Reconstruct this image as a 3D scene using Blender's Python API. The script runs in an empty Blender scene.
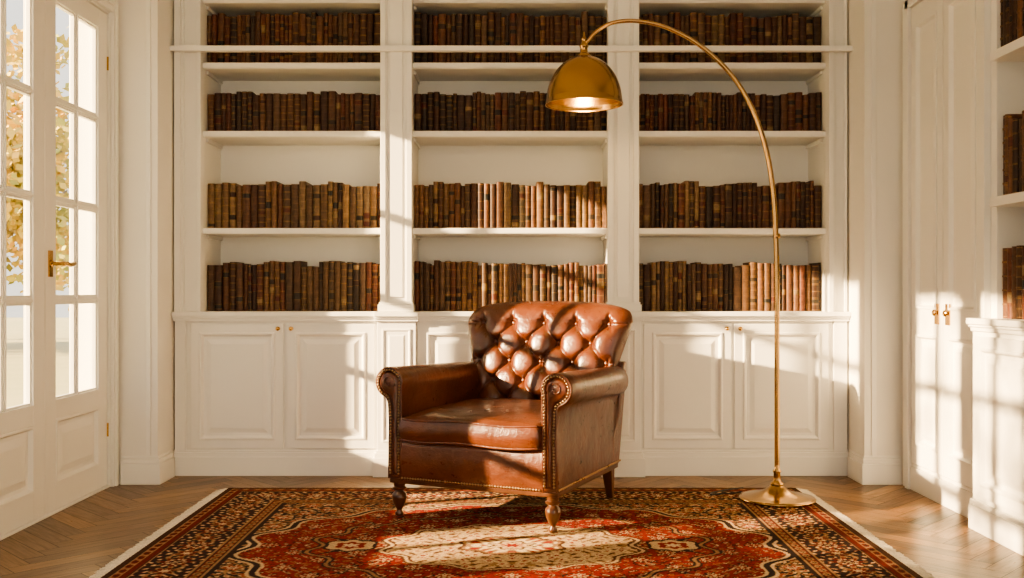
import bpy, bmesh, math, random
import numpy as np
from mathutils import Vector, Matrix
random.seed(7); np.random.seed(7)
F=995.0
def s2l(c):
    return tuple(((v/255.0)/12.92 if v/255.0<=0.04045 else ((v/255.0+0.055)/1.055)**2.4) for v in c)
# ---------------------------------------------------------------- materials
def newmat(name):
    m=bpy.data.materials.new(name); m.use_nodes=True
    nt=m.node_tree; b=nt.nodes["Principled BSDF"]
    return m,nt,b
def N(nt,t,**kw):
    n=nt.nodes.new(t)
    for k,v in kw.items():
        if k in n.inputs.keys(): n.inputs[k].default_value=v
        else: setattr(n,k,v)
    return n
def mixc(nt,fac,a,b,mode='MIX'):
    n=nt.nodes.new('ShaderNodeMix'); n.data_type='RGBA'; n.blend_type=mode
    for idx,v in ((0,fac),(6,a),(7,b)):
        if isinstance(v,(int,float)): n.inputs[idx].default_value=v
        elif isinstance(v,tuple): n.inputs[idx].default_value=(v[0],v[1],v[2],1)
        else: nt.links.new(v,n.inputs[idx])
    return n.outputs[2]
def ramp(nt,src,stops):
    r=nt.nodes.new('ShaderNodeValToRGB'); nt.links.new(src,r.inputs[0])
    el=r.color_ramp.elements
    while len(el)<len(stops): el.new(0.5)
    for e,(p,c) in zip(el,stops):
        e.position=p; e.color=(c,c,c,1) if isinstance(c,(int,float)) else (*c,1)
    return r.outputs[0]
def bump(nt,b,src,strength,dist):
    n=nt.nodes.new('ShaderNodeBump'); n.inputs['Strength'].default_value=strength; n.inputs['Distance'].default_value=dist
    nt.links.new(src,n.inputs['Height']); nt.links.new(n.outputs[0],b.inputs['Normal']); return n
def objcoord(nt,scale=None):
    t=nt.nodes.new('ShaderNodeTexCoord')
    if scale is None: return t.outputs['Object']
    m=nt.nodes.new('ShaderNodeMapping'); m.inputs['Scale'].default_value=scale
    nt.links.new(t.outputs['Object'],m.inputs[0]); return m.outputs[0]
def noise(nt,vec,scale,detail=4,rough=.5):
    n=N(nt,'ShaderNodeTexNoise'); n.inputs['Scale'].default_value=scale; n.inputs['Detail'].default_value=detail; n.inputs['Roughness'].default_value=rough
    nt.links.new(vec,n.inputs['Vector']); return n.outputs[0]

def paint(name,col,rough=.42):
    m,nt,b=newmat(name); v=objcoord(nt)
    n=noise(nt,v,3,3)
    c=mixc(nt,n,tuple(x*.97 for x in col),col); nt.links.new(c,b.inputs['Base Color'])
    b.inputs['Roughness'].default_value=rough
    bump(nt,b,noise(nt,v,90,3),.05,.002); return m
M_white=paint('white_paint',s2l((237,235,229)))
M_wall=paint('wall_paint',s2l((235,232,225)),.6)
M_ceil=paint('ceiling_paint',s2l((240,238,233)),.7)

def metal(name,col,rough):
    m,nt,b=newmat(name); v=objcoord(nt); n=noise(nt,v,14,4)
    nt.links.new(mixc(nt,n,tuple(x*.8 for x in col),col),b.inputs['Base Color'])
    b.inputs['Metallic'].default_value=1
    nt.links.new(ramp(nt,n,[(.3,rough*.85),(.8,rough*1.2)]),b.inputs['Roughness']); return m
M_brass=metal('aged_brass',(0.50,0.31,0.135),.21)
M_brass2=metal('polished_brass',(0.68,0.42,0.15),.22)
M_nail=metal('nailhead_brass',(0.42,0.29,0.16),.3)

# leather
M_leather,nt,b=newmat('brown_leather')
v=objcoord(nt)
n1=noise(nt,v,5,6,.6); n2=noise(nt,v,22,5,.65)
c=mixc(nt,ramp(nt,n1,[(.3,0.0),(.72,1.0)]),(0.060,0.016,0.007),(0.140,0.038,0.015))
c=mixc(nt,ramp(nt,n2,[(.50,0.0),(.85,.5)]),c,(0.20,0.066,0.027))
nt.links.new(c,b.inputs['Base Color'])
nt.links.new(ramp(nt,n2,[(.3,.26),(.8,.38)]),b.inputs['Roughness'])
vo=N(nt,'ShaderNodeTexVoronoi'); vo.inputs['Scale'].default_value=230; nt.links.new(v,vo.inputs['Vector'])
nb=noise(nt,v,9,8,.60)
ad=N(nt,'ShaderNodeMath',operation='MULTIPLY_ADD'); nt.links.new(vo.outputs['Distance'],ad.inputs[0]); ad.inputs[1].default_value=.06; nt.links.new(nb,ad.inputs[2])
bump(nt,b,ad.outputs[0],.6,.015)
b.inputs['Coat Weight'].default_value=.5; b.inputs['Coat Roughness'].default_value=.22

# dark wood
M_wood,nt,b=newmat('turned_walnut'); v=objcoord(nt,(8,8,2)); n=noise(nt,v,5,6)
nt.links.new(mixc(nt,n,(0.04,0.014,0.006),(0.14,0.05,0.02)),b.inputs['Base Color']); b.inputs['Roughness'].default_value=.3
b.inputs['Coat Weight'].default_value=.4
M_black,nt,b=newmat('black_cable'); b.inputs['Base Color'].default_value=(.012,.011,.01,1); b.inputs['Roughness'].default_value=.5

# books
M_book,nt,b=newmat('book_leather')
a=N(nt,'ShaderNodeAttribute',attribute_name='Col'); v=objcoord(nt)
n=noise(nt,v,28,6,.7)
c=mixc(nt,.85,a.outputs['Color'],ramp(nt,n,[(.3,.35),(.72,1.5)]),'MULTIPLY')
nt.links.new(c,b.inputs['Base Color']); b.inputs['Roughness'].default_value=.52
b.inputs['Specular IOR Level'].default_value=.35
bump(nt,b,noise(nt,v,120,4),.35,.003)

# rug
M_rug,nt,b=newmat('woven_wool')
a=N(nt,'ShaderNodeAttribute',attribute_name='Col'); v=objcoord(nt)
n=noise(nt,v,150,3,.7); n3=noise(nt,v,4,4)
c=mixc(nt,.55,a.outputs['Color'],ramp(nt,n,[(.3,.45),(.75,1.5)]),'MULTIPLY')
c=mixc(nt,.4,c,ramp(nt,n3,[(.3,.72),(.7,1.2)]),'MULTIPLY')
nt.links.new(c,b.inputs['Base Color']); b.inputs['Roughness'].default_value=1.0
b.inputs['Specular IOR Level'].default_value=.12
bump(nt,b,n,.6,.004)

# parquet
M_parq,nt,b=newmat('oak_parquet')
a=N(nt,'ShaderNodeAttribute',attribute_name='Col')
uv=N(nt,'ShaderNodeUVMap'); uv.uv_map='UVMap'
mp=N(nt,'ShaderNodeMapping'); mp.inputs['Scale'].default_value=(3,34,1); nt.links.new(uv.outputs[0],mp.inputs[0])
g=noise(nt,mp.outputs[0],2.0,7,.65)
c=mixc(nt,.9,a.outputs['Color'],ramp(nt,g,[(.25,.4),(.5,.9),(.8,1.35)]),'MULTIPLY')
nt.links.new(c,b.inputs['Base Color'])
nt.links.new(ramp(nt,g,[(.3,.38),(.8,.23)]),b.inputs['Roughness'])
bump(nt,b,g,.25,.002)
M_gap,nt,b=newmat('floor_gap'); b.inputs['Base Color'].default_value=(.015,.008,.005,1)

# glass
M_glass=bpy.data.materials.new('window_glass'); M_glass.use_nodes=True; nt=M_glass.node_tree
nt.nodes.clear()
o=nt.nodes.new('ShaderNodeOutputMaterial'); mx=nt.nodes.new('ShaderNodeMixShader'); t=nt.nodes.new('ShaderNodeBsdfTransparent'); gl=nt.nodes.new('ShaderNodeBsdfGlossy')
gl.inputs['Roughness'].default_value=.02; mx.inputs[0].default_value=.05
nt.links.new(t.outputs[0],mx.inputs[1]); nt.links.new(gl.outputs[0],mx.inputs[2]); nt.links.new(mx.outputs[0],o.inputs[0])

M_bulb,nt,b=newmat('bulb_glow'); b.inputs['Emission Color'].default_value=(1,.72,.36,1); b.inputs['Emission Strength'].default_value=12
M_leaf,nt,b=newmat('autumn_foliage'); v=objcoord(nt); n=noise(nt,v,1.3,3)
nt.links.new(mixc(nt,ramp(nt,n,[(.35,0.),(.65,1.)]),(.42,.44,.12),(.88,.58,.16)),b.inputs['Base Color']); b.inputs['Roughness'].default_value=.7
M_bark,nt,b=newmat('bark'); b.inputs['Base Color'].default_value=(.30,.24,.18,1)
M_grass,nt,b=newmat('lawn'); v=objcoord(nt); n=noise(nt,v,2,5)
nt.links.new(mixc(nt,n,(.42,.42,.20),(.68,.60,.34)),b.inputs['Base Color'])

# ---------------------------------------------------------------- mesh builder
class MB:
    def __init__(s): s.v=[]; s.f=[]; s.c=[]; s.m=[]
    def add(s,verts,faces,col=None,mat=0):
        o=len(s.v); s.v+= [tuple(p) for p in verts]
        for f in faces: s.f.append(tuple(i+o for i in f)); s.c.append(col); s.m.append(mat)
    def box(s,x0,x1,y0,y1,z0,z1,col=None,mat=0,P=None):
        vs=[(x0,y0,z0),(x1,y0,z0),(x1,y1,z0),(x0,y1,z0),(x0,y0,z1),(x1,y0,z1),(x1,y1,z1),(x0,y1,z1)]
        if P: vs=[P(*q) for q in vs]
        s.add(vs,[(0,3,2,1),(4,5,6,7),(0,1,5,4),(1,2,6,5),(2,3,7,6),(3,0,4,7)],col,mat)
    def rings(s,P,u0,u1,v0,v1,rings,mat=0):
        vs=[];fs=[]
        for (i,n) in rings:
            vs+=[P(u0+i,v0+i,n),P(u1-i,v0+i,n),P(u1-i,v1-i,n),P(u0+i,v1-i,n)]
        k=len(rings)
        fs.append((3,2,1,0))
        for r in range(k-1):
            for j in range(4):
                a=r*4+j;b2=r*4+(j+1)%4
                fs.append((a,b2,b2+4,a+4))
        e=(k-1)*4; fs.append((e,e+1,e+2,e+3))
        s.add(vs,fs,None,mat)
    def obj(s,name,mats,smooth=False,bevel=0,parent=None,sharp=None,fixn=True,seg=2):
        me=bpy.data.meshes.new(name); me.from_pydata(s.v,[],s.f); 
        for m in (mats if isinstance(mats,list) else [mats]): me.materials.append(m)
        me.polygons.foreach_set('material_index',s.m)
        if any(c is not None for c in s.c):
            at=me.color_attributes.new('Col','FLOAT_COLOR','CORNER')
            arr=[]
            for f,c in zip(s.f,s.c):
                c=c or (1,1,1)
                arr+= [c[0],c[1],c[2],1.0]*len(f)
            at.data.foreach_set('color',arr)
        if fixn:
            bm=bmesh.new(); bm.from_mesh(me); bmesh.ops.recalc_face_normals(bm,faces=bm.faces[:]); bm.to_mesh(me); bm.free()
        if smooth:
            me.polygons.foreach_set('use_smooth',[True]*len(me.polygons))
            if sharp: me.set_sharp_from_angle(angle=math.radians(sharp))
        me.update()
        ob=bpy.data.objects.new(name,me); bpy.context.scene.collection.objects.link(ob)
        if bevel:
            md=ob.modifiers.new('bev','BEVEL'); md.width=bevel; md.segments=seg; md.limit_method='ANGLE'; md.angle_limit=math.radians(40)
        if parent: ob.parent=parent
        return ob
def empty(name,loc=(0,0,0),rz=0):
    e=bpy.data.objects.new(name,None); e.location=loc; e.rotation_euler=(0,0,rz); e.empty_display_size=.1
    bpy.context.scene.collection.objects.link(e); return e
def lathe(mb,prof,cx=0,cy=0,cz=0,seg=32,M=None,mat=0):
    vs=[];fs=[]
    for (r,z) in prof:
        for i in range(seg):
            a=2*math.pi*i/seg
            p=Vector((r*math.cos(a),r*math.sin(a),z))
            if M: p=M@p
            vs.append((p.x+cx,p.y+cy,p.z+cz))
    k=len(prof)
    for j in range(k-1):
        for i in range(seg):
            a=j*seg+i;b2=j*seg+(i+1)%seg
            fs.append((a,b2,b2+seg,a+seg))
    fs.append(tuple(range(seg))[::-1]); fs.append(tuple((k-1)*seg+i for i in range(seg)))
    mb.add(vs,fs,None,mat)
def tube(mb,path,r,seg=12,closed=False,mat=0):
    path=[Vector(p) for p in path]; n=len(path); vs=[];fs=[]
    up=None
    for i,p in enumerate(path):
        if closed: t=path[(i+1)%n]-path[i-1]
        else: t=path[min(i+1,n-1)]-path[max(i-1,0)]
        t.normalize()
        if up is None:
            up=Vector((0,0,1)) if abs(t.z)<.9 else Vector((0,1,0))
        up=(up-t*up.dot(t)).normalized(); bn=t.cross(up)
        rr=r[i] if isinstance(r,(list,tuple)) else r
        for k in range(seg):
            a=2*math.pi*k/seg; vs.append(p+up*math.cos(a)*rr+bn*math.sin(a)*rr)
    for i in range(n if closed else n-1):
        for k in range(seg):
            a=i*seg+k;b2=i*seg+(k+1)%seg; c2=((i+1)%n)*seg
            fs.append((a,b2,c2+(k+1)%seg,c2+k))
    if not closed:
        fs.append(tuple(range(seg))[::-1]); fs.append(tuple((n-1)*seg+k for k in range(seg)))
    mb.add(vs,fs,None,mat)
def spline(pts,n=12):
    P=[Vector(p) for p in pts]; out=[]
    P=[P[0]*2-P[1]]+P+[P[-1]*2-P[-2]]
    for i in range(1,len(P)-2):
        for k in range(n):
            t=k/n; a,b2,c2,d=P[i-1],P[i],P[i+1],P[i+2]
            out.append(.5*((2*b2)+(-a+c2)*t+(2*a-5*b2+4*c2-d)*t*t+(-a+3*b2-3*c2+d)*t**3))
    out.append(P[-2]); return out

CH=3.0; XL=-2.09; XR=2.07; XWR=2.42
# ---------------------------------------------------------------- shell
def simple(name,boxes,mat,bevel=0):
    mb=MB()
    for b2 in boxes: mb.box(*b2)
    return mb.obj(name,mat,bevel=bevel)
OA=(3.78,5.18); OB=(2.25,3.65); OH=2.47
simple('wall_left',[(XL-.2,XL,5.18,6.0,0,CH),(XL-.2,XL,OB[1],OA[0],0,CH),(XL-.2,XL,-1.5,OB[0],0,CH),
   (XL-.2,XL,OA[0],OA[1],OH,CH),(XL-.2,XL,OB[0],OB[1],OH,CH),
   (XL,-1.87,5.25,6.0,0,CH)],M_wall)
simple('wall_back',[(-1.87,1.86,5.89,6.0,0,CH)],M_wall)
simple('wall_right',[(XWR,XWR+.15,-1.5,6.0,0,CH),(1.86,XWR,5.25,6.0,0,CH)],M_wall)
simple('ceiling',[(XL-.2,XWR+.15,-1.5,6.0,CH,CH+.1)],M_ceil)
mb=MB()
for (z0,z1,t) in ((0,.11,.02),(.11,.135,.014),(.135,.15,.007)):
    mb.box(XL+.03,-1.87+t,5.25-t,5.25,z0,z1); mb.box(-1.87,-1.87+t,5.25,5.46,z0,z1)
mb.obj('baseboard_left',M_white,bevel=.003)
mb=MB()
for (z0,z1,t) in ((0,.11,.02),(.11,.135,.014),(.135,.15,.007)):
    mb.box(1.86-t,XR-.02,5.25-t,5.25,z0,z1); mb.box(1.86-t,1.86,5.25,5.46,z0,z1)
mb.obj('baseboard_right',M_white,bevel=.003)
mb=MB()
for (z0,z1,t) in ((0,.11,.02),(.11,.135,.014),(.135,.15,.007)):
    mb.box(XL,XL+t,-1.5,OB[0]-.1,z0,z1)
mb.obj('baseboard_side',M_white,bevel=.003)
for k,(a0,a1) in enumerate((OA,OB)):
    mb=MB()
    w=.064
    for (yy0,yy1) in ((a0-w,a0),(a1,a1+w)):
        mb.box(XL,XL+.018,yy0,yy1,0,OH+w); 
        mb.box(XL+.018,XL+.028,yy0+.012,yy1-.026,0,OH+w)
    mb.box(XL,XL+.018,a0,a1,OH,OH+w); mb.box(XL+.018,XL+.028,a0,a1,OH+.03,OH+w-.012)
    mb.box(XL-.2,XL,a0,a0+.012,0,OH); mb.box(XL-.2,XL,a1-.012,a1,0,OH); mb.box(XL-.2,XL,a0+.012,a1-.012,OH-.012,OH)
    mb.box(XL-.2,XL,a0+.012,a1-.012,0,.012)
    mb.obj('trim_%d'%(k+1),M_white,bevel=.003)
mb=MB()
mb.box(-1.93,-1.905,5.243,5.25,.15,CH); mb.box(1.895,1.92,5.243,5.25,.15,CH)
mb.obj('trim_3',M_white,bevel=.002)

# ---------------------------------------------------------------- french doors
def french_leaf(name,y0,y1,lock_at_low,handle=True):
    e=empty(name,(XL,(y0+y1)/2,0)); c=(y0+y1)/2
    P=lambda u,v,n:(n-.035,u-c,v)
    mb=MB(); T=.045; z0=.014; z1=OH-.015; st=.105
    def bx(u0,u1,v0,v1,n0=-T/2,n1=T/2,mat=0): 
        mb.box(u0,u1,v0,v1,n0,n1,P=P,mat=mat)
    bx(y0,y0+st,z0,z1); bx(y1-st,y1,z0,z1)
    g0,g1=y0+st,y1-st
    bx(g0,g1,2.36,z1); bx(g0,g1,z0,.13); bx(g0,g1,.43,.52)
    mw=.013
    cm=(g0+g1)/2
    bx(cm-mw,cm+mw,.52,2.36,-.016,.016); bx(cm-.005,cm+.005,.52,2.36,.016,.022)
    for z in (.98,1.44,1.90):
        bx(g0,g1,z-mw,z+mw,-.0165,.0165); bx(g0,g1,z-.005,z+.005,.0165,.0225)
    for (a,b2) in ((g0,cm-mw),(cm+mw,g1)):
        for (c0,c1) in ((.52,.98-mw),(.98+mw,1.44-mw),(1.44+mw,1.90-mw),(1.90+mw,2.36)):
            q=.009
            bx(a,a+q,c0,c1,-.01,.012);bx(b2-q,b2,c0,c1,-.01,.012);bx(a+q,b2-q,c0,c0+q,-.01,.012);bx(a+q,b2-q,c1-q,c1,-.01,.012)
    mb.rings(P,g0,g1,.13,.43,[(0,-.012),(0,T/2+.004),(.012,T/2+.004),(.022,T/2-.014),(.04,T/2-.014),(.075,T/2-.003)])
    mb.obj('frame',M_white,bevel=.002,parent=e)
    m2=MB(); m2.box(g0,g1,.52,2.36,-.002,.002,P=P); m2.obj('glass',M_glass,parent=e)
    m3=MB(); hy=y1-c-.002 if lock_at_low else y0-c+.002
    for z in (.3,2.2):
        lathe(m3,[(.005,-.035),(.005,.035)],-.008,hy,z,10)
    if handle:
        hc=(y0+.045 if lock_at_low else y1-.045)-c
        sg=1 if lock_at_low else -1
        m3.box(-.0125,-.006,hc-.018,hc+.018,1.085,1.205)
        Mx=Matrix.Rotation(math.radians(90),4,'Y')
        lathe(m3,[(.017,0),(.017,.008),(.009,.012),(.008,.05),(.011,.055),(.011,.065),(.004,.07)],-.008,hc,1.145,16,M=Mx)
        tube(m3,spline([(.045,hc,1.145),(.05,hc+.03*sg,1.147),(.05,hc+.07*sg,1.142),(.048,hc+.11*sg,1.147),(.046,hc+.125*sg,1.15)],5),[.009]*5+[.011]*10+[.009]*6,10)
    m3.obj('hardware',M_brass2,smooth=True,sharp=40,parent=e)
mA=(OA[0]+OA[1])/2; mBm=(OB[0]+OB[1])/2
french_leaf('door_1',OA[0]+.014,mA-.002,False,False)
french_leaf('door_2',mA+.002,OA[1]-.014,True)
french_leaf('door_3',OB[0]+.014,mBm-.002,False,False)
french_leaf('door_4',mBm+.002,OB[1]-.014,True,True)

# ---------------------------------------------------------------- floor
def herring():
    W=.085; n=5; L=W*n; R=Matrix.Rotation(math.radians(45),2)
    bm=bmesh.new(); col=bm.loops.layers.float_color.new('Col'); uvl=bm.loops.layers.uv.new('UVMap')
    base=[s2l(c) for c in ((130,94,56),(108,76,45),(146,108,66),(98,68,40),(120,88,56),(138,102,62))]
    g=.0013
    for t in range(-5,6):
        for k in range(-100,140):
            for typ in (0,1):
                ox=t*n+k; oy=-t*n+k
                if typ==0: x0,x1,y0,y1=ox,ox+n,oy,oy+1
                else: x0,x1,y0,y1=ox-1,ox,oy,oy+n
                pts=[(x0*W+g,y0*W+g),(x1*W-g,y0*W+g),(x1*W-g,y1*W-g),(x0*W+g,y1*W-g)]
                pts=[R@Vector(p) for p in pts]
                cx=sum(p.x for p in pts)/4; cy=sum(p.y for p in pts)/4
                if not(-2.6<cx<2.6 and -1.9<cy<6.0): continue
                vs=[bm.verts.new((p.x,p.y,0)) for p in pts]; f=bm.faces.new(vs)
                c=random.choice(base); q=random.uniform(.68,1.15); c=tuple(x*q for x in c)
                ru=random.uniform(0,50); rv=random.uniform(0,50)
                uvs=[(0,0),(L,0),(L,W),(0,W)] if typ==0 else [(0,0),(0,W),(L,W),(L,0)]
                for l,u in zip(f.loops,uvs): l[col]=(*c,1); l[uvl].uv=(u[0]+ru,u[1]+rv)
    for co,no in (((-2.09,0,0),(-1,0,0)),((2.42,0,0),(1,0,0)),((0,-1.5,0),(0,-1,0)),((0,5.89,0),(0,1,0))):
        bmesh.ops.bisect_plane(bm,geom=bm.verts[:]+bm.edges[:]+bm.faces[:],plane_co=co,plane_no=no,clear_outer=True)
    for f in bm.faces:
        if f.normal.z<0: f.normal_flip()
        f.material_index=0
    def bx(x0,x1,y0,y1,z0,z1):
        vs=[bm.verts.new(p) for p in [(x0,y0,z0),(x1,y0,z0),(x1,y1,z0),(x0,y1,z0),(x0,y0,z1),(x1,y0,z1),(x1,y1,z1),(x0,y1,z1)]]
        for f in [(0,3,2,1),(4,5,6,7),(0,1,5,4),(1,2,6,5),(2,3,7,6),(3,0,4,7)]:
            ff=bm.faces.new([vs[i] for i in f]); ff.material_index=1
    bx(-2.29,2.57,-1.5,6.0,-.1,-.002)
    me=bpy.data.meshes.new('floor'); bm.to_mesh(me); bm.free()
    me.materials.append(M_parq); me.materials.append(M_gap)
    ob=bpy.data.objects.new('floor',me); bpy.context.scene.collection.objects.link(ob)
herring()

# ---------------------------------------------------------------- rug
def rug():
    HX,HY=1.455,1.15; step=.005
    cx,cy=0.0,3.95
    nx=int(2*HX/step)+1; ny=int(2*HY/step)+1
    xs=np.linspace(-HX,HX,nx); ys=np.linspace(-HY,HY,ny)
    X,Y=np.meshgrid(xs,ys)
    ax,ay=np.abs(X),np.abs(Y)
    e=np.minimum(HX-ax,HY-ay)
    red=np.array(s2l((134,32,28))); dred=np.array(s2l((98,22,22))); navy=np.array(s2l((30,24,28))); cream=np.array(s2l((200,170,130))); tan=np.array(s2l((150,114,80))); brown=np.array(s2l((80,50,38))); ivory=np.array(s2l((214,190,150)))
    C=np.zeros((ny,nx,3))
    def put(mask,c): C[mask]=c
    def rosette(u,v,r0,npet,rot=0):
        r=np.sqrt(u*u+v*v); th=np.arctan2(v,u)
        return r/(r0*(.72+.28*np.cos(npet*th+rot)))
    def arab(u,v,k):
        return np.sin(u*k+1.9*np.sin(v*k*.52+.7))*np.sin(v*k*1.05+1.9*np.sin(u*k*.47+.3))
    put(np.ones_like(X,bool),red)
    A1=arab(ax,ay,66); A2=arab(ax+.31,ay+.17,90); A3=np.sin(ax*37+2.4*np.sin(ay*28))-np.sin(ay*32+2.2*np.sin(ax*24))
    put(np.abs(A3)<.09,navy)
    put(A1>.60,dred*.7); put(A1>.72,tan); put(A1>.86,red)
    put(A1<-.66,navy); put(A1<-.80,cream); put(A1<-.92,dred); put(A2>.84,tan); put(A2<-.86,dred*.6)
    def lattice(mask,pu,pv,r0,cols,npet=8,off=True):
        for o in ((0,0),(.5,.5)) if off else ((0,0),):
            u=(ax/pu+o[0]+.5)%1-.5; v=(ay/pv+o[1]+.5)%1-.5
            q=rosette(u*pu,v*pv,r0,npet)
            for lim,c in cols: put(mask&(q<lim),c)
    allm=np.ones_like(X,bool)
    lattice(allm,.24,.21,.038,[(1.1,navy),(.9,cream),(.6,red),(.3,cream)])
    th=np.arctan2(ay/.74,ax/1.06)
    sp=np.sqrt((ax/1.06)**2+(ay/.74)**2)+.035*np.cos(th*16)
    m=sp>1.0
    put(m,navy)
    put(m&(np.abs(A3)<.20),tan); put(m&(A1>.52),cream); put(m&(A1>.80),red); put(m&(A1<-.56),tan); put(m&(A1<-.8),dred); put(m&(A2>.76),cream)
    lattice(m,.17,.16,.042,[(1.15,tan),(.9,red),(.5,ivory),(.25,navy)],6)
    put((np.abs(sp-1.0)<.026),cream); put((np.abs(sp-1.0)<.012),navy)
    md=np.sqrt((X/.50)**2+(Y/.34)**2)+.05*np.cos(np.arctan2(Y/.34,X/.50)*12)
    mo=np.sqrt((X/.78)**2+(Y/.52)**2)+.04*np.cos(np.arctan2(Y/.52,X/.78)*16)
    put(np.abs(mo-1)<.024,navy); put(np.abs(mo-1)<.010,tan)
    m=md<1.0
    put(m,cream)
    put(m&(np.abs(A3)<.16),tan); put(m&(A1>.60),ivory); put(m&(A1>.84),red); put(m&(A1<-.60),tan*.8); put(m&(A1<-.78),brown); put(m&(A2>.82),tan)
    lattice(m,.17,.15,.028,[(1.1,tan),(.85,ivory),(.5,red)],6)
    put(np.abs(md-1.0)<.04,brown); put(np.abs(md-1.0)<.015,cream)
    th=np.arctan2(Y/.13,X/.20); m3=np.sqrt((X/.20)**2+(Y/.13)**2)+.08*np.cos(th*8)
    put(m3<1.06,brown); put(m3<.98,tan); mm=m3<.9
    put(mm&(A1>.2),ivory); put(mm&(A1<-.4),red); put(m3<.55,ivory); put(m3<.45,brown); put(m3<.36,cream); put(m3<.18,red)
    pu=ax-.64; pend=np.sqrt((pu/.10)**2+(Y/.08)**2)+.1*np.cos(np.arctan2(Y,pu)*6)
    put(pend<1.1,navy); put(pend<.95,cream); put(pend<.6,red); put(pend<.3,ivory)
    along=np.where((HX-ax)<(HY-ay),ay,ax)
    def band(a,b2,c): put((e>=a)&(e<b2),c)
    band(0,.38,navy)
    band(.0,.026,brown*.6)
    def guard(a,b2,bg,c1,c2,p):
        band(a,b2,bg); mm=(e>=a)&(e<b2); u=((along/p)+.5)%1-.5; v=(e-(a+b2)/2)/(b2-a)
        q=np.sqrt((u*2.2)**2+(v*2.1)**2)
        put(mm&(q<.8),c1); put(mm&(q<.4),c2)
        put(mm&(np.abs(v-.3*np.sin(along/p*2*np.pi))<.07),c1)
    guard(.034,.066,tan,dred,navy,.06)
    band(.070,.092,dred)
    band(.096,.102,tan)
    a,b2=.104,.30; mm=(e>=a)&(e<b2); v=(e-(a+b2)/2); 
    put(mm,navy)
    vine=v-.05*np.sin(along*2*np.pi/.24); put(mm&(np.abs(vine)<.008),tan)
    A4=arab(along,v+.5,76); put(mm&(A4>.58),tan); put(mm&(A4>.78),cream); put(mm&(A4<-.64),dred); put(mm&(A4<-.84),cream)
    u=((along/.24)+.5)%1-.5; q=rosette(u*.24,v,.066,8); put(mm&(q<1.12),tan); put(mm&(q<1.0),dred); put(mm&(q<.62),cream); put(mm&(q<.42),navy); put(mm&(q<.2),cream)
    u=((along/.24))%1-.5; q=rosette(u*.24,v,.052,6,1); put(mm&(q<1.1),tan); put(mm&(q<.85),dred); put(mm&(q<.4),cream)
    band(.30,.306,tan)
    guard(.312,.350,dred,tan,navy,.05)
    band(.354,.362,tan); band(.362,.380,navy)
    C*= (1+.13*np.random.randn(ny,nx,1)).clip(.5,1.5)
    mean=C.reshape(-1,3).mean(0); C=(C*.93+mean*.07)*1.08
    Z=np.full_like(X,.012)+np.random.rand(ny,nx)*.0012
    edge=(e<.003); Z[edge]=.001
    V=np.stack([X+cx,Y+cy,Z],-1).reshape(-1,3)
    idx=np.arange(nx*ny).reshape(ny,nx)
    Fq=np.stack([idx[:-1,:-1],idx[:-1,1:],idx[1:,1:],idx[1:,:-1]],-1).reshape(-1,4)
    me=bpy.data.meshes.new('persian_rug')
    me.vertices.add(len(V)); me.vertices.foreach_set('co',V.ravel())
    me.loops.add(Fq.size); me.loops.foreach_set('vertex_index',Fq.ravel())
    me.polygons.add(len(Fq)); me.polygons.foreach_set('loop_start',np.arange(0,Fq.size,4)); me.polygons.foreach_set('loop_total',np.full(len(Fq),4))
    me.update(); me.validate()
    at=me.color_attributes.new('Col','FLOAT_COLOR','POINT')
    at.data.foreach_set('color',np.concatenate([C,np.ones((ny,nx,1))],-1).ravel())
    me.materials.append(M_rug)
    ob=bpy.data.objects.new('pile',me); bpy.context.scene.collection.objects.link(ob)
    e0=empty('persian_rug'); ob.parent=e0
    mb=MB(); fr=np.array(s2l((224,214,196)))
    for sx in (-1,1):
        mb.box(*(sorted((cx+sx*HX,cx+sx*(HX+.016)))),cy-HY,cy+HY,.001,.009,col=tuple(fr))
        y=cy-HY
        while y<cy+HY:
            w=.0046; x0=cx+sx*(HX+.014); x1=cx+sx*(HX+random.uniform(.045,.06)); dy=random.uniform(-.003,.003); q=random.uniform(.9,1.1)
            mb.add([(x0,y,.008),(x0,y+w,.008),(x1,y+w+dy,.003),(x1,y+dy,.003),(x0,y,.001),(x0,y+w,.001),(x1,y+w+dy,.001),(x1,y+dy,.001)],
              [(0,1,2,3),(0,3,7,4),(1,5,6,2),(3,2,6,7),(4,7,6,5),(0,4,5,1)],col=tuple(fr*q))
            y+=.0053
    mb.obj('fringe',M_rug,parent=e0)
rug()

# ---------------------------------------------------------------- back bookcase
ID=lambda u,v,n:(u,YF-n,v)
DOOR=[(0,-.012),(0,.012),(.048,.012),(.050,.018),(.060,.018),(.070,.001),(.086,.001),(.112,.010),(.116,.010)]
bays=[(-1.718,-.722),(-.553,.536),(.697,1.745)]
mb=MB()
yb=5.87
mb.box(-1.86,1.85,yb,5.885,0,CH)
YU=5.53
xs=[-1.86,-1.718,-.722,-.553,.536,.697,1.745,1.85]
for i in range(0,8,2): mb.box(xs[i],xs[i+1],YU,yb,.905,CH)
shelves=[1.369,1.91,2.29,2.655]
for (a,b2) in bays:
    for z in shelves:
        mb.box(a,b2,YU+.005,yb,z-.034,z)
        mb.box(a,b2,YU-.004,YU+.005,z-.030,z-.004)
        mb.box(a,a+.012,YU+.06,yb,z-.055,z-.034); mb.box(b2-.012,b2,YU+.06,yb,z-.055,z-.034)
mb.box(-1.86,1.85,YU-.02,YU+.03,2.96,CH)
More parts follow.
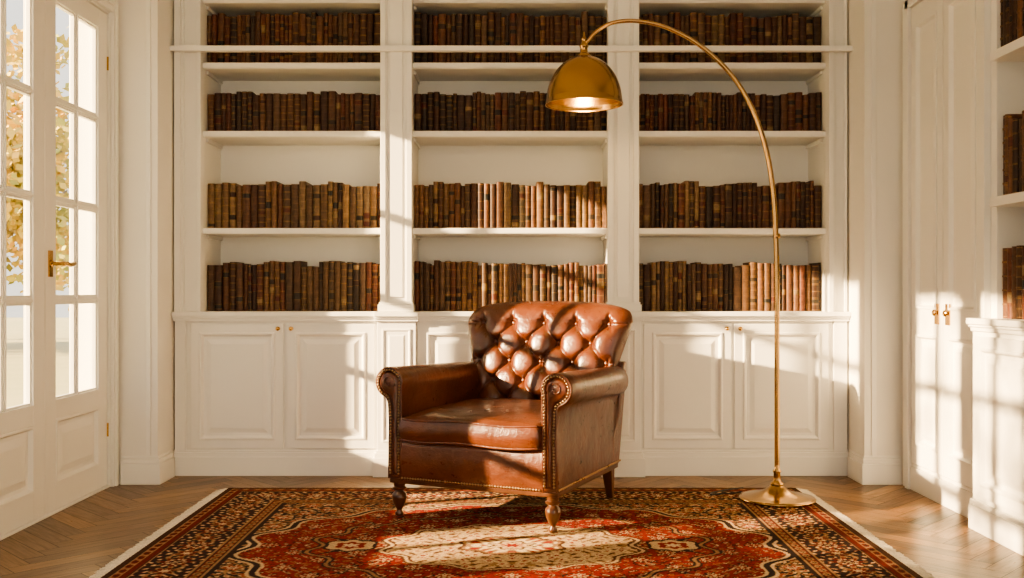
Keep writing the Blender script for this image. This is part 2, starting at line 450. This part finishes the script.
def pilaster(x0,x1,y,z0,z1):
    mb.box(x0,x1,y,YU,z0,z1)
    w=x1-x0; q=w*.17
    mb.box(x0,x0+q,y-.016,y,z0,z1); mb.box(x1-q,x1,y-.016,y,z0,z1)
    mb.box(x0+q,x0+q+.008,y-.009,y,z0,z1); mb.box(x1-q-.008,x1-q,y-.009,y,z0,z1)
    mb.box(x0+q+.022,x1-q-.022,y-.007,y,z0+.03,z1)
pilaster(-.724,-.551,5.485,.955,CH-.1)
pilaster(.528,.699,5.485,.955,CH-.1)
for (x0,x1) in ((-1.86,-1.718),(1.745,1.85)):
    mb.box(x0,x1,5.50,YU,.905,CH)
    w=x1-x0
    mb.box(x0,x0+w*.25,5.475,5.50,.905,CH); mb.box(x0+w*.25,x0+w*.35,5.485,5.50,.905,CH)
    mb.box(x1-w*.16,x1,5.488,5.50,.905,CH)
for (x0,x1) in ((-.736,-.539),(.516,.711)):
    mb.box(x0,x1,5.455,YU,.905,.945); mb.box(x0+.006,x1-.006,5.463,YU,.945,.958)
mb.box(-1.868,1.858,5.425,5.452,2.330,2.358); mb.box(-1.868,1.858,5.452,5.49,2.335,2.352)
def prof_counter(x0,x1,y):
    mb.box(x0,x1,y,5.87,.880,.905); mb.box(x0,x1,y+.012,5.87,.868,.880); mb.box(x0,x1,y+.022,5.87,.853,.868)
prof_counter(-1.868,1.858,5.452)
for (x0,x1) in ((-.755,-.513),(.496,.722)): prof_counter(x0,x1,5.425)
YF=5.50
mb.box(-1.86,1.85,YF,5.6,.10,.86)
for (x0,x1) in ((-.74,-.528),(.511,.707)):
    mb.box(x0,x1,5.462,YF,.13,.853)
    PP=lambda u,v,n:(u,5.462-n,v)
    mb.rings(PP,x0+.028,x1-.028,.19,.81,[(0,-.004),(0,.006),(.008,.006),(.014,-.0005),(.03,-.0005),(.04,.004)])
    for (z0,z1,t) in ((0,.105,.022),(.105,.128,.014),(.128,.142,.007)): mb.box(x0-t,x1+t,5.462-t,YF,z0,z1)
for (z0,z1,t) in ((0,.105,.02),(.105,.128,.013),(.128,.140,.006)): mb.box(-1.868,1.858,YF-t,5.6,z0,z1)
doors=[(-1.773,-1.26,1),(-1.243,-.760,0),(-.520,-.005,1),(.008,.500,0),(.727,1.21,1),(1.227,1.746,0)]
for (x0,x1,r) in doors:
    mb.rings(ID,x0,x1,.150,.838,DOOR)
for (x0,x1) in ((-1.86,-1.80),(1.775,1.85)):
    mb.box(x0,x1,5.488,YF,.14,.853)
e=empty('built_in_bookcase')
mb.obj('carcass',M_white,bevel=.0022,parent=e)
mk=MB()
for (x0,x1,r) in doors:
    kx=x1-.028 if r else x0+.028
    Mx=Matrix.Rotation(math.radians(90),4,'X')
    lathe(mk,[(.009,0),(.009,.003),(.0045,.006),(.0045,.014),(.010,.018),(.012,.024),(.009,.029),(.003,.031)],kx,YF-.012,.812,16,M=Mx)
mk.obj('knobs',M_brass2,smooth=True,sharp=50,parent=e)

# ---------------------------------------------------------------- books
pal_dark=[(88,56,38),(74,47,33),(98,64,43),(66,42,30),(106,72,49),(82,54,37),(62,42,32),(92,52,36),(92,68,50),(54,40,33)]
pal_tan=[(120,92,62),(110,82,56),(132,104,72),(100,74,51),(86,62,44),(104,74,50),(78,57,42),(116,92,66),(94,79,61)]
gold=s2l((160,122,68)); lab=[s2l((48,22,17)),s2l((24,22,22)),s2l((80,36,26)),s2l((50,38,28)),s2l((36,32,28)),s2l((128,104,72))]; page=s2l((170,150,118))
def book(mb,P,u0,w,h,z,depth,pal,lean=0):
    c=s2l(random.choice(pal)); q=random.uniform(.75,1.15); c=tuple(x*q for x in c)
    S=6
    g=.0008
    style=random.random()
    nb=random.choice((4,5,5,6))
    ribs=[i/(nb+1.0) for i in range(1,nb+1)]
    lb=random.choice(range(1,nb)); lb2=random.choice(range(0,nb+1))
    lc=random.choice(lab) if style<.65 else c
    lc2=random.choice(lab) if style<.25 else c
    rows=[]
    goldy=random.random()<.4
    gl_=tuple(.4*x+.6*y for x,y in zip(c,gold))
    rows.append((0,.02,c,0)); rows.append((.02,.032,gl_ if goldy else c,0)); prev=.032
    for i,r in enumerate(ribs+[1.0]):
        a=prev; b2=r-.012 if r<1 else .965
        cc=lc if i==lb else (lc2 if i==lb2 else c)
        if cc is not c:
            rows.append((a,a+.012,c,0)); rows.append((a+.012,a+.020,gl_,0)); rows.append((a+.020,b2-.020,cc,0)); rows.append((b2-.020,b2-.012,gl_,0)); rows.append((b2-.012,b2,c,0))
        else: rows.append((a,b2,cc,0))
        if r<1:
            rows.append((b2,r+.012,tuple(min(1,x*1.25) for x in c) if not goldy else tuple(.65*x+.35*y for x,y in zip(c,gold)),.0022)); prev=r+.012
    rows.append((.965,.978,gl_ if goldy else c,0)); rows.append((.978,1,c,0))
    def prof(k): 
        an=math.pi*k/S
        return (u0+w/2-math.cos(an)*(w/2-g), math.sin(an)*min(w*.30,.011))
    for (a,b2,cc,o) in rows:
        if b2<=a: continue
        vs=[]
        for t in (a,b2):
            for k in range(S+1):
                u,n=prof(k); vs.append(P(u+lean*t*h,z+t*h,n+(o if 0<k<S else o*.3)))
        fs=[(k,k+1,k+S+2,k+S+1) for k in range(S)]
        if o: fs+= [tuple(range(S,-1,-1)),tuple(range(S+1,2*S+2))]
        mb.add(vs,fs,cc)
    for (a,b2) in ((u0+g,u0+g+.0025),(u0+w-g-.0025,u0+w-g)):
        vs=[P(uu+lean*(zz-z),zz,nn) for uu in (a,b2) for zz in (z,z+h) for nn in (0,-depth)]
        mb.add(vs,[(0,1,3,2),(4,6,7,5),(0,4,5,1),(2,3,7,6),(1,5,7,3),(0,2,6,4)],c)
    vs=[P(uu+lean*(zz-z),zz,nn) for uu in (u0+g+.0025,u0+w-g-.0025) for zz in (z+.004,z+h-.004) for nn in (-.001,-depth+.004)]
    mb.add(vs,[(0,1,3,2),(4,6,7,5),(0,4,5,1),(2,3,7,6),(1,5,7,3),(0,2,6,4)],page)
    vs=[P(*(prof(k)[0]+lean*h,z+h,prof(k)[1])) for k in range(S+1)]
    mb.add(vs,[tuple(range(S+1))],tuple(x*.7 for x in c))
def row(mb,P,a,b2,z,h,pal,wmin=.022,wmax=.044,var=.065):
    u=a
    grp=0
    while u<b2-.012:
        if grp<=0:
            grp=random.choice((1,1,1,2,2,3,4)); w0=random.uniform(wmin,wmax); hh0=h*(1-random.random()*var*1.6); off=random.uniform(0,.018); pl_=random.sample(pal,3)
        w=min(w0*random.uniform(.92,1.08),b2-u); hh=hh0*random.uniform(.98,1.02); grp-=1
        if b2-(u+w)<.014: w=b2-u
        P2=lambda uu,vv,nn,o=off:P(uu,vv,nn-o)
        book(mb,P2,u,w,hh,z+.0005,.17,pl_)
        u+=w
mb=MB()
Pb=lambda u,v,n:(u,5.595-n,v)
rowsd=[(.905,.282,pal_dark+pal_tan[3:7]),(1.369,.266,pal_tan+pal_dark[:4]),(1.91,.230,pal_dark),(2.29,.298,pal_dark)]
for bi,(a,b2) in enumerate(bays):
    for (z,h,pal) in rowsd:
        p=pal if bi<2 else pal_dark+pal_tan[5:8]
        row(mb,Pb,a+.003,b2-.003,z,h,p)
    row(mb,Pb,a+.003,b2-.003,2.655,.24,pal_dark)
mb.obj('antique_books',M_book,smooth=True,sharp=35,fixn=False)

# ---------------------------------------------------------------- right side built-ins
def PR(x): return lambda u,v,n:(x-n,u,v)
e=empty('tall_cupboard')
mb=MB()
YC0,YC1=4.30,5.245
mb.box(XR,XWR-.005,YC0,YC1,.0,CH)
P=PR(XR)
mid=4.735
def tall_door(u0,u1):
    st=.062
    def bx(a,b2,c,d,n=.02): 
        mb.box(a,b2,c,d,0,n,P=P)
    z0,z1=.14,2.47
    bx(u0,u0+st,z0,z1);bx(u1-st,u1,z0,z1)
    for (c,d) in ((z0,.24),(.80,.93),(2.37,z1)): bx(u0+st,u1-st,c,d)
    for (c,d) in ((.24,.80),(.93,2.37)):
        mb.rings(P,u0+st,u1-st,c,d,[(0,.0),(0,.026),(.01,.026),(.02,.006),(.035,.006),(.06,.015)])
tall_door(YC0+.035,mid-.003); tall_door(mid+.003,5.11)
mb.box(YC0,YC0+.032,0,CH,0,.03,P=P); mb.box(5.115,5.16,.0,2.52,0,.035,P=P); mb.box(5.16,5.225,0,2.52,0,.02,P=P)
mb.box(YC0+.032,5.16,2.475,2.53,0,.035,P=P); mb.box(YC0+.032,5.16,2.53,2.55,0,.048,P=P)
mb.box(YC0,5.115,0,.12,0,.022,P=P); mb.box(YC0,5.115,.12,.136,0,.014,P=P)
mb.obj('carcass',M_white,bevel=.002,parent=e)
mk=MB()
for u in (mid-.060,mid+.060):
    mk.box(u-.024,u+.024,.860,.960,.02,.025,P=P)
    Mx=Matrix.Rotation(math.radians(-90),4,'Y')
    lathe(mk,[(.008,0),(.006,.006),(.013,.009),(.016,.014),(.012,.019),(.003,.021)],XR-.024,u,.915,16,M=Mx)
mk.obj('knobs',M_brass2,smooth=True,sharp=50,parent=e)

e=empty('built_in_bookcase.001')
mb=MB()
XB=1.99; Y0,Y1=1.1,4.30
PC=PR(XB)
mb.box(XB,XWR-.005,Y0,Y1-.001,.0,.86)
mb.box(XB-.03,XWR-.005,Y0,Y1-.001,.88,.905); mb.box(XB-.02,XWR-.005,Y0,Y1-.001,.868,.88); mb.box(XB-.01,XWR-.005,Y0,Y1-.001,.85,.868)
mb.box(Y0,Y1-.001,0,.105,0,.02,P=PC); mb.box(Y0,Y1-.001,.105,.128,0,.013,P=PC)
u=Y1-.05
while u>Y0+.5:
    mb.rings(PC,u-.50,u,.150,.83,DOOR); u-=.515
mb.box(XWR-.03,XWR-.005,Y0,Y1-.001,.905,CH)
for uu in (4.249,3.05,1.85,1.1):
    mb.box(XR+.0,XWR-.03,uu,uu+.05,.905,CH)
for z in (1.42,2.04,2.62):
    for (a,b2) in ((3.10,4.249),(1.90,3.05),(1.15,1.85)):
        mb.box(XR-.03,XWR-.03,a,b2,z-.04,z)
mb.obj('carcass',M_white,bevel=.0022,parent=e)
mb=MB()
Pr=lambda u,v,n:(2.085-n,u,v)
for (a,b2) in ((3.105,4.245),(1.905,3.045)):
    row(mb,Pr,a,b2,.905,.32,pal_dark+pal_tan[3:5]); row(mb,Pr,a,b2,1.42,.35,pal_dark+pal_tan[:2]); row(mb,Pr,a,b2,2.04,.34,pal_dark)
mb.obj('antique_books.001',M_book,smooth=True,sharp=35,fixn=False)

# ---------------------------------------------------------------- armchair
chair=empty('armchair',(-.018,4.645,.0125),math.radians(-24.5))
def arm(side):
    prof=[(.338,.17),(.338,.30),(.338,.42),(.336,.54)]
    cx,cz,r=.402,.600,.070
    for k in range(19):
        a=math.radians(195-k*(195+62)/18.0); prof.append((cx+r*math.cos(a),cz+r*math.sin(a)))
    prof+= [(.416,.528),(.408,.505),(.405,.42),(.406,.30),(.408,.17)]
    n=len(prof)
    def inset(pr,d):
        out=[]
        for i in range(len(pr)):
            a=Vector(pr[i-1]);b2=Vector(pr[i]);c=Vector(pr[(i+1)%len(pr)])
            t1=(b2-a).normalized();t2=(c-b2).normalized()
            n1=Vector((t1.y,-t1.x));n2=Vector((t2.y,-t2.x)); nn=(n1+n2)
            if nn.length<1e-5: nn=n1
            nn.normalize(); k=1/max(.5,nn.dot(n1)); out.append((b2.x+nn.x*d*k,b2.y+nn.y*d*k))
        return out
    mb=MB(); loops=[]
    ys=[(.40,.012),(.39,0),(.3,0),(.15,0),(0,0),(-.15,0),(-.30,0),(-.385,0),(-.396,.004),(-.400,.012),(-.400,.017),(-.394,.021),(-.400,.026),(-.406,.032)]
    for (y,ins) in ys:
        pr=inset(prof,ins) if ins else prof
        t=(y+.4)/.8
        L=[]
        for (x,z) in pr:
            w=max(0,min(1,(z-.45)/.1))
            xx=x-(max(0,x-.405))*.20*max(0,t-.3)*w
            L.append((side*(xx+ .006*math.sin(y*14)*w*.4),y,z-.028*t*w))
        loops.append(L)
    vs=[p for L in loops for p in L]; fs=[]
    for j in range(len(loops)-1):
        for i in range(n):
            a=j*n+i;b2=j*n+(i+1)%n; fs.append((a,b2,b2+n,a+n))
    fs.append(tuple(range(n))); fs.append(tuple((len(loops)-1)*n+i for i in range(n)))
    mb.add(vs,fs)
    mb.obj('arm_right' if side>0 else 'arm_left',M_leather,smooth=True,sharp=50,parent=chair,bevel=.0)
    pr=inset(prof,.004); mp_=MB()
    tube(mp_,[(side*x,-.398,z) for (x,z) in pr],.0045,8,closed=True)
    tube(mp_,[(side*(cx+(.034-.0011*k)*math.cos(math.radians(200-k*16))),-.408,cz+(.034-.0011*k)*math.sin(math.radians(200-k*16))) for k in range(26)],.0035,6)
    mp_.obj('piping_scroll',M_leather,smooth=True,parent=chair)
    return [(side*x,-.404,z) for (x,z) in inset(prof,.013)]
nails=[]
def along_path(pts,gap):
    out=[];acc=0; P=[Vector(p) for p in pts]
    for a,b2 in zip(P[:-1],P[1:]):
        L=(b2-a).length; t=gap-acc
        while t<=L:
            out.append(a+(b2-a)*(t/L)); t+=gap
        acc=(acc+L)%gap if L>=gap-acc else acc+L
    return out
for sd in (-1,1):
    o=arm(sd); nails+=[(p,Vector((0,-1,0))) for p in along_path(o,.0135)]
mb=MB()
def slab(mb,x0,x1,zs,yf,nx=16):
    vs=[];fs=[]
    for z,dy in zs:
        for i in range(nx+1):
            t=i/nx; vs.append((x0+(x1-x0)*t,yf-dy,z))
    m=nx+1
    for j in range(len(zs)-1):
        for i in range(nx): fs.append((j*m+i,j*m+i+1,(j+1)*m+i+1,(j+1)*m+i))
    mb.add(vs,fs)
slab(mb,-.342,.342,[(.165,0),(.168,.008),(.18,.012),(.25,.017),(.32,.014),(.345,.008),(.352,0)],-.385)
mb.box(-.34,.34,-.384,.35,.168,.35)
mb.obj('front_rail',M_leather,smooth=True,sharp=40,parent=chair,fixn=True)
nails+=[((x,-.400,.178),Vector((0,-1,0))) for x in np.arange(-.335,.336,.0135)]
for sd in (-1,1): nails+=[((sd*.4095,y,.182),Vector((sd,0,0))) for y in np.arange(-.38,.42,.0135)]
mb=MB()
mb.box(-.405,.405,-.39,.40,.150,.170); mb.obj('base_frame',M_wood,bevel=.004,parent=chair)
mb=MB(); vs=[]
zz=[.165,.30,.42,.52,.62,.66]
for z in zz:
    yr=.415+(z-.165)*.17; yb0=.31 if z<.40 else yr-.06; w=.407+(z-.165)*.03
    vs+=[(-w,yb0,z),(w,yb0,z),(w,yr,z),(-w,yr,z)]
fs=[(3,2,1,0)]
for j in range(len(zz)-1):
    for i in range(4): fs.append((j*4+i,j*4+(i+1)%4,j*4+4+(i+1)%4,j*4+4+i))
k=(len(zz)-1)*4; fs.append((k,k+1,k+2,k+3)); mb.add(vs,fs)
mb.obj('rear_frame',M_leather,bevel=.012,seg=4,smooth=True,sharp=80,parent=chair)
def back():
    nx,nz=240,210; z0,z1=.40,.945
    S=np.linspace(-1,1,nx); T=np.linspace(0,1,nz)
    s,t=np.meshgrid(S,T)
    tt=(t-.5)*2
    W=.352+.105*np.clip((t-.25)/.6,0,1)**.8
    cor=1-.075*(np.abs(s)**5)*(np.clip(tt,0,1)**5)
    x=s*W*cor
    z=z0+(z1-z0)*t-.036*(np.abs(s)**4)*np.clip(tt,0,1)**3+.010*(1-s**2)*t
    yc=.365+(t*.555)*.24+.05*np.clip(t-.7,0,1)**1.2*2
    E=np.clip((1-np.abs(s)**7),0,1)**.5*np.clip(1-np.clip(tt,0,1)**7,0,1)**.5
    pu,pv=.172,.190; zc=.842
    u=x/pu; v=(z-zc)/pv
    a=u+v; b2=u-v
    # distance to the pleat lines (metres-ish) -> flat cushions with narrow creases
    da=np.abs((a+.5)%1-.5); db=np.abs((b2+.5)%1-.5)
    cre=lambda d:np.exp(-(d/.075)**1.3)
    puff=1-.75*np.maximum(cre(da),cre(db))-.25*(1-np.sin(np.pi*np.minimum(da,.5))*np.sin(np.pi*np.minimum(db,.5)))
    fade=np.clip((1-np.abs(s))/.07,0,1)*np.clip((.985-t)/.06,0,1)
    iu=np.round(a); ib=np.round(b2); bu=(iu+ib)/2*pu; bv=(iu-ib)/2*pv+zc
    r=np.sqrt((x-bu)**2+(z-bv)**2)
    edge=(np.abs(bu)>.355)|(bv>.90)
    plt=np.clip((z-zc-.006)/.02,0,1); pl_u=1-.8*np.exp(-(((u+.5)%1-.5)*pu/.010)**2)*np.clip(1.5-(z-zc)/.05,0,1)
    puff=puff*(1-plt)+pl_u*plt
    pls=np.clip((np.abs(x)-.355)/.02,0,1)*(1-plt)
    pl_v=1-.8*np.exp(-(((v+.5)%1-.5)*pv/.010)**2)
    puff=puff*(1-pls)+pl_v*pls
    dep=np.exp(-(r/.030)**2)*(~edge)
    F_=.078*E + (.022*(puff-.85)-.030*dep)*fade*E
    yF=yc-F_; yB=yc+.06*E
    vs=np.concatenate([np.stack([x,yF,z],-1).reshape(-1,3),np.stack([x,yB,z],-1).reshape(-1,3)])
    idx=np.arange(nx*nz).reshape(nz,nx); o=nx*nz
    fs=[]
    for j in range(nz-1):
        for i in range(nx-1):
            q=(idx[j,i],idx[j,i+1],idx[j+1,i+1],idx[j+1,i]); fs.append(tuple(int(k) for k in q)); fs.append(tuple(int(k)+o for k in q[::-1]))
    mb=MB(); mb.add(vs.tolist(),fs)
    ob=mb.obj('tufted_back',M_leather,parent=chair,fixn=False)
    bm=bmesh.new(); bm.from_mesh(ob.data); bmesh.ops.remove_doubles(bm,verts=bm.verts[:],dist=.0002); bmesh.ops.recalc_face_normals(bm,faces=bm.faces[:]); bm.to_mesh(ob.data); bm.free()
    ob.data.polygons.foreach_set('use_smooth',[True]*len(ob.data.polygons))
    mbt=MB()
    for i in range(-8,9):
        for j in range(-8,9):
            bu=(i+j)/2*pu; bv=(i-j)/2*pv+zc
            if abs(bu)>.355 or bv>.89 or bv<.47: continue
            d2=(x-bu)**2+(z-bv)**2; k=np.unravel_index(np.argmin(d2),d2.shape)
            yy=yF[k]
            Mx=Matrix.Rotation(math.radians(90),4,'X')
            lathe(mbt,[(.002,-.006),(.012,-.005),(.0135,0),(.010,.006),(.004,.009),(.0005,.0095)],bu,yy-.002,bv,14,M=Mx)
    mbt.obj('buttons',M_leather,smooth=True,parent=chair)
back()
def cushion():
    nx,ny=60,60; hw,y0,y1=.335,-.430,.33; zb,zt=.352,.445
    S=np.linspace(-1,1,nx); T=np.linspace(-1,1,ny); s,t=np.meshgrid(S,T)
    def pos(s,t,grow=0):
        c=1-.028*(abs(s)**8)*(abs(t)**8)
        x=s*(hw+grow)*c; y=(y0+y1)/2+t*((y1-y0)/2+grow)*c+(-.012*(1-s**2))*np.clip(-t,0,1)
        return x,y
    x,y=pos(s,t)
    z=zt+.042*((1-s**4)*(1-t**4))**.55+.003*np.sin(x*25)*np.cos(y*19)
    mb=MB(); vs=np.stack([x,y,z],-1).reshape(-1,3).tolist()
    idx=np.arange(nx*ny).reshape(ny,nx)
    fs=[(int(idx[j,i]),int(idx[j,i+1]),int(idx[j+1,i+1]),int(idx[j+1,i])) for j in range(ny-1) for i in range(nx-1)]
    mb.add(vs,fs)
    per=[(S_,-1) for S_ in S]+[(1,T_) for T_ in T[1:]]+[(S_,1) for S_ in S[::-1][1:]]+[(-1,T_) for T_ in T[::-1][1:-1]]
    lv=[]
    hs=[(zt,0),(zt-.012,.006),(zt-.03,.010),((zt+zb)/2,.012),(zb+.03,.010),(zb+.012,.006),(zb,0)]
    for (z_,g) in hs:
        for (a,b2) in per:
            px,py=pos(a,b2,g); lv.append((float(px),float(py),z_+.004*math.sin(a*5+2)*(1 if b2==-1 else 0)))
    n=len(per)
    fs=[(j*n+i,j*n+(i+1)%n,(j+1)*n+(i+1)%n,(j+1)*n+i) for j in range(len(hs)-1) for i in range(n)]
    fs.append(tuple((len(hs)-1)*n+i for i in range(n)))
    mb.add(lv,fs)
    mb.obj('seat_cushion',M_leather,smooth=True,sharp=70,parent=chair)
    mp_=MB()
    tube(mp_,lv[:n],.0055,8,closed=True); tube(mp_,lv[-n:],.0055,8,closed=True)
    mp_.obj('cushion_piping',M_leather,smooth=True,parent=chair)
cushion()
mb=MB()
for (p,nn) in nails:
    p=Vector(p); M=nn.to_track_quat('Z','Y').to_matrix().to_4x4()
    lathe(mb,[(.0052,-.002),(.0050,.001),(.0036,.0028),(.0014,.0036)],p.x,p.y,p.z,8,M=M)
mb.obj('nailhead_trim',M_nail,smooth=True,parent=chair)
for i,(lx,ly) in enumerate(((-.372,-.36),(.372,-.36))):
    mb=MB(); lathe(mb,[(.014,0),(.018,.004),(.019,.014),(.012,.024),(.012,.030),(.019,.040),(.029,.062),(.034,.082),(.032,.098),(.020,.110),(.018,.114),(.030,.120),(.033,.127),(.023,.133),(.026,.138),(.026,.152)],lx,ly,0,28)
    mb.obj('leg_%d'%(i+1),M_wood,smooth=True,sharp=60,parent=chair)
for i,(lx,sx) in enumerate(((-.365,-1),(.365,1))):
    mb=MB(); vs=[]
    for (z,h,dx,dy) in ((0,.015,.0,.035),(.08,.021,.0,.014),(.155,.026,0,0)):
        for (a,b2) in ((-1,-1),(1,-1),(1,1),(-1,1)): vs.append((lx+a*h+dx*sx,.365+b2*h+dy,z))
    fs=[(3,2,1,0),(8,9,10,11)]+[(j*4+k,j*4+(k+1)%4,j*4+4+(k+1)%4,j*4+4+k) for j in range(2) for k in range(4)]
    mb.add(vs,fs); mb.obj('leg_%d'%(i+3),M_wood,bevel=.004,smooth=True,sharp=40,parent=chair)

# ---------------------------------------------------------------- arc floor lamp
D=4.80; sc=F/D
def LP(px,py): return ((px-512)/sc,0,1.03+(289-py)/sc)
bx0=LP(777,500)[0]
lamp=empty('arc_floor_lamp',(bx0,D,.0125))
def LL(px,py):
    p=LP(px,py); return (p[0]-bx0,0,p[2]-.0125)
mb=MB()
lathe(mb,[(.175,0),(.180,.003),(.182,.010),(.178,.015),(.165,.018),(.150,.020),(.120,.026),(.085,.036),(.060,.048),(.040,.062),(.030,.072),(.033,.078),(.030,.084),(.020,.090),(.017,.100),(.016,.13),(.020,.136),(.020,.142),(.013,.150),(.0115,.19)],0,0,0,64)
mb.obj('base',M_brass,smooth=True,sharp=60,parent=lamp)
mb=MB()
path=spline([LL(777,468),LL(777,420),LL(777,350),LL(777,290),LL(776,240),LL(773,190),LL(765,145),LL(750,104),LL(728,71),LL(698,44),LL(665,27),LL(635,21),LL(612,23),LL(597,31),LL(588,41)],10)
path=[Vector((0,0,.15))]+path[1:]
n=len(path)
tube(mb,path,[.0125 if k<n*.42 else .0125-.004*((k-n*.42)/(n*.58)) for k in range(n)],14)
q=LL(777,236); lathe(mb,[(.013,-.012),(.0155,-.010),(.0155,.010),(.013,.012)],q[0],0,q[2],20)
mb.obj('arc_pole',M_brass,smooth=True,sharp=60,parent=lamp)
sx,_,sz=LL(584,105)
mb=MB()
R=.188
outer=[(R,0),(R*1.0,.008),(R*.985,.012)]
for k in range(15):
    a=math.radians(5+k*78/14.0); outer.append((R*.975*math.cos(a),.012+.226*math.sin(a)))
inner=[(max(r-.004,.004),z-.003 if z>.012 else z) for r,z in outer[::-1]]
vs=[];seg=64
allp=outer+inner
for (r,z) in allp:
    for i in range(seg): vs.append((sx+r*math.cos(2*math.pi*i/seg),r*math.sin(2*math.pi*i/seg),sz+z))
k=len(allp)
fs=[]
for j in range(k):
    for i in range(seg):
        fs.append((j*seg+i,j*seg+(i+1)%seg,((j+1)%k)*seg+(i+1)%seg,((j+1)%k)*seg+i))
mb.add(vs,fs)
mb.obj('shade',M_brass,smooth=True,sharp=60,parent=lamp)
mb=MB()
cap=[(.036,.205),(.038,.215),(.034,.226),(.022,.234),(.018,.240),(.018,.262),(.022,.266),(.022,.274),(.014,.280),(.010,.295),(.013,.300),(.013,.306),(.006,.316),(.004,.335),(.001,.340)]
lathe(mb,[(r,z+.014) for r,z in cap],sx,0,sz,28)
q=LL(588,41); tube(mb,[(q[0]+.004,0,q[2]+.006),(sx,0,sz+.294)],.009,12)
lathe(mb,[(.012,.13),(.02,.135),(.02,.22),(.012,.225)],sx,0,sz,20)
mb.obj('cap',M_brass,smooth=True,sharp=60,parent=lamp)
mb=MB()
lathe(mb,[(.003,.045),(.018,.050),(.028,.068),(.030,.085),(.024,.108),(.014,.128),(.012,.135)],sx,0,sz,20)
mb.obj('bulb',M_bulb,smooth=True,parent=lamp)
mb=MB()
tube(mb,spline([(-.15,.09,.022),(-.19,.12,.006),(-.24,.13,.005),(-.30,.10,.005),(-.26,.17,.005),(-.10,.28,.004)],8),.0035,8)
mb.obj('cable',M_black,smooth=True,parent=lamp)
pl=bpy.data.lights.new('lamp_bulb_light','POINT'); pl.energy=7; pl.color=(1,.64,.22); pl.shadow_soft_size=.03
po=bpy.data.objects.new('lamp_bulb_light',pl); po.location=(sx,0,sz+.02); po.parent=lamp; bpy.context.scene.collection.objects.link(po)

# ---------------------------------------------------------------- outside
simple('garden_lawn',[(-40,XL-.3,-12,40,-.25,-.12)],M_grass)
def tree(name,x,y,h,rad,nl,zmin=.3,trunk=.16,ls=1.0):
    e=empty(name,(x,y,-.118)); mb=MB()
    tube(mb,spline([(0,0,0),(0,0,.15),(.05,.03,h*.3),(-.05,.08,h*.6),(0,0,h*.85)],5),[trunk*(1-.035*k) for k in range(21)],10)
    for k in range(9):
        a=random.uniform(0,6.28); z=random.uniform(.4,.75)*h; r=rad*random.uniform(.5,.8)
        tube(mb,[(0,0,z),(r*.5*math.cos(a),r*.5*math.sin(a),z+r*.25),(r*math.cos(a),r*math.sin(a),z+r*.6)],[.05,.035,.015],6)
    for i,p in enumerate(mb.v): mb.v[i]=(p[0],p[1],max(p[2],0.0))
    mb.obj('trunk',M_bark,smooth=True,parent=e)
    mb=MB()
    cl=[(random.gauss(0,rad*.45),random.gauss(0,rad*.45),random.uniform(.3,1.0)*h) for _ in range(26)]
    for _ in range(nl):
        c=random.choice(cl); p=Vector(c)+Vector((random.gauss(0,.35),random.gauss(0,.35),random.gauss(0,.3)))
        p.z=p.z if p.z>zmin else random.uniform(zmin,h)
        a=Vector((random.uniform(-1,1),random.uniform(-1,1),random.uniform(-1,1))).normalized(); b2=a.orthogonal().normalized(); s=random.uniform(.05,.09)*ls
        mb.add([p-a*s,p+b2*s*.6,p+a*s,p-b2*s*.6],[(0,1,2,3)])
    mb.obj('leaves',M_leaf,parent=e,fixn=False)
tree('garden_tree',-9.5,18,5.0,1.9,8000,ls=1.4)
tree('garden_tree.001',-13.5,22,6.5,2.4,8000,ls=1.5)
tree('garden_tree.002',-14.0,18.0,4.6,2.0,7000,ls=1.5)
tree('garden_tree.003',-9.6,-.6,5.2,1.6,1500,2.0,.08)

# ---------------------------------------------------------------- lights
w=bpy.data.worlds.new('sky_world'); bpy.context.scene.world=w; w.use_nodes=True; nt=w.node_tree
bg=nt.nodes['Background']
tc=nt.nodes.new('ShaderNodeTexCoord'); sp=nt.nodes.new('ShaderNodeSeparateXYZ'); nt.links.new(tc.outputs['Generated'],sp.inputs[0])
r=nt.nodes.new('ShaderNodeValToRGB'); nt.links.new(sp.outputs[2],r.inputs[0])
r.color_ramp.elements[0].position=0.0; r.color_ramp.elements[0].color=(1.0,.92,.78,1)
r.color_ramp.elements[1].position=.5; r.color_ramp.elements[1].color=(.98,.96,.92,1)
nt.links.new(r.outputs[0],bg.inputs[0]); bg.inputs[1].default_value=1.65
sl=bpy.data.lights.new('sun','SUN'); sl.energy=38; sl.color=(1,.71,.38); sl.angle=math.radians(.8)
so=bpy.data.objects.new('sun',sl); so.location=(-8,-2,5); bpy.context.scene.collection.objects.link(so)
so.rotation_euler=Vector((1,.36,-.325)).to_track_quat('-Z','Y').to_euler()
vs_=bpy.context.scene.view_settings
try:
    vs_.view_transform='AgX'; vs_.look='AgX - Medium High Contrast'; vs_.exposure=0.0
except Exception as ex: print(ex)

# ---------------------------------------------------------------- camera
cd=bpy.data.cameras.new('camera'); cd.lens=F/1024*36; cd.sensor_width=36; cd.clip_start=.05
co=bpy.data.objects.new('camera',cd); co.location=(0,0,1.03); co.rotation_euler=(math.radians(90),0,0)
bpy.context.scene.collection.objects.link(co); bpy.context.scene.camera=co
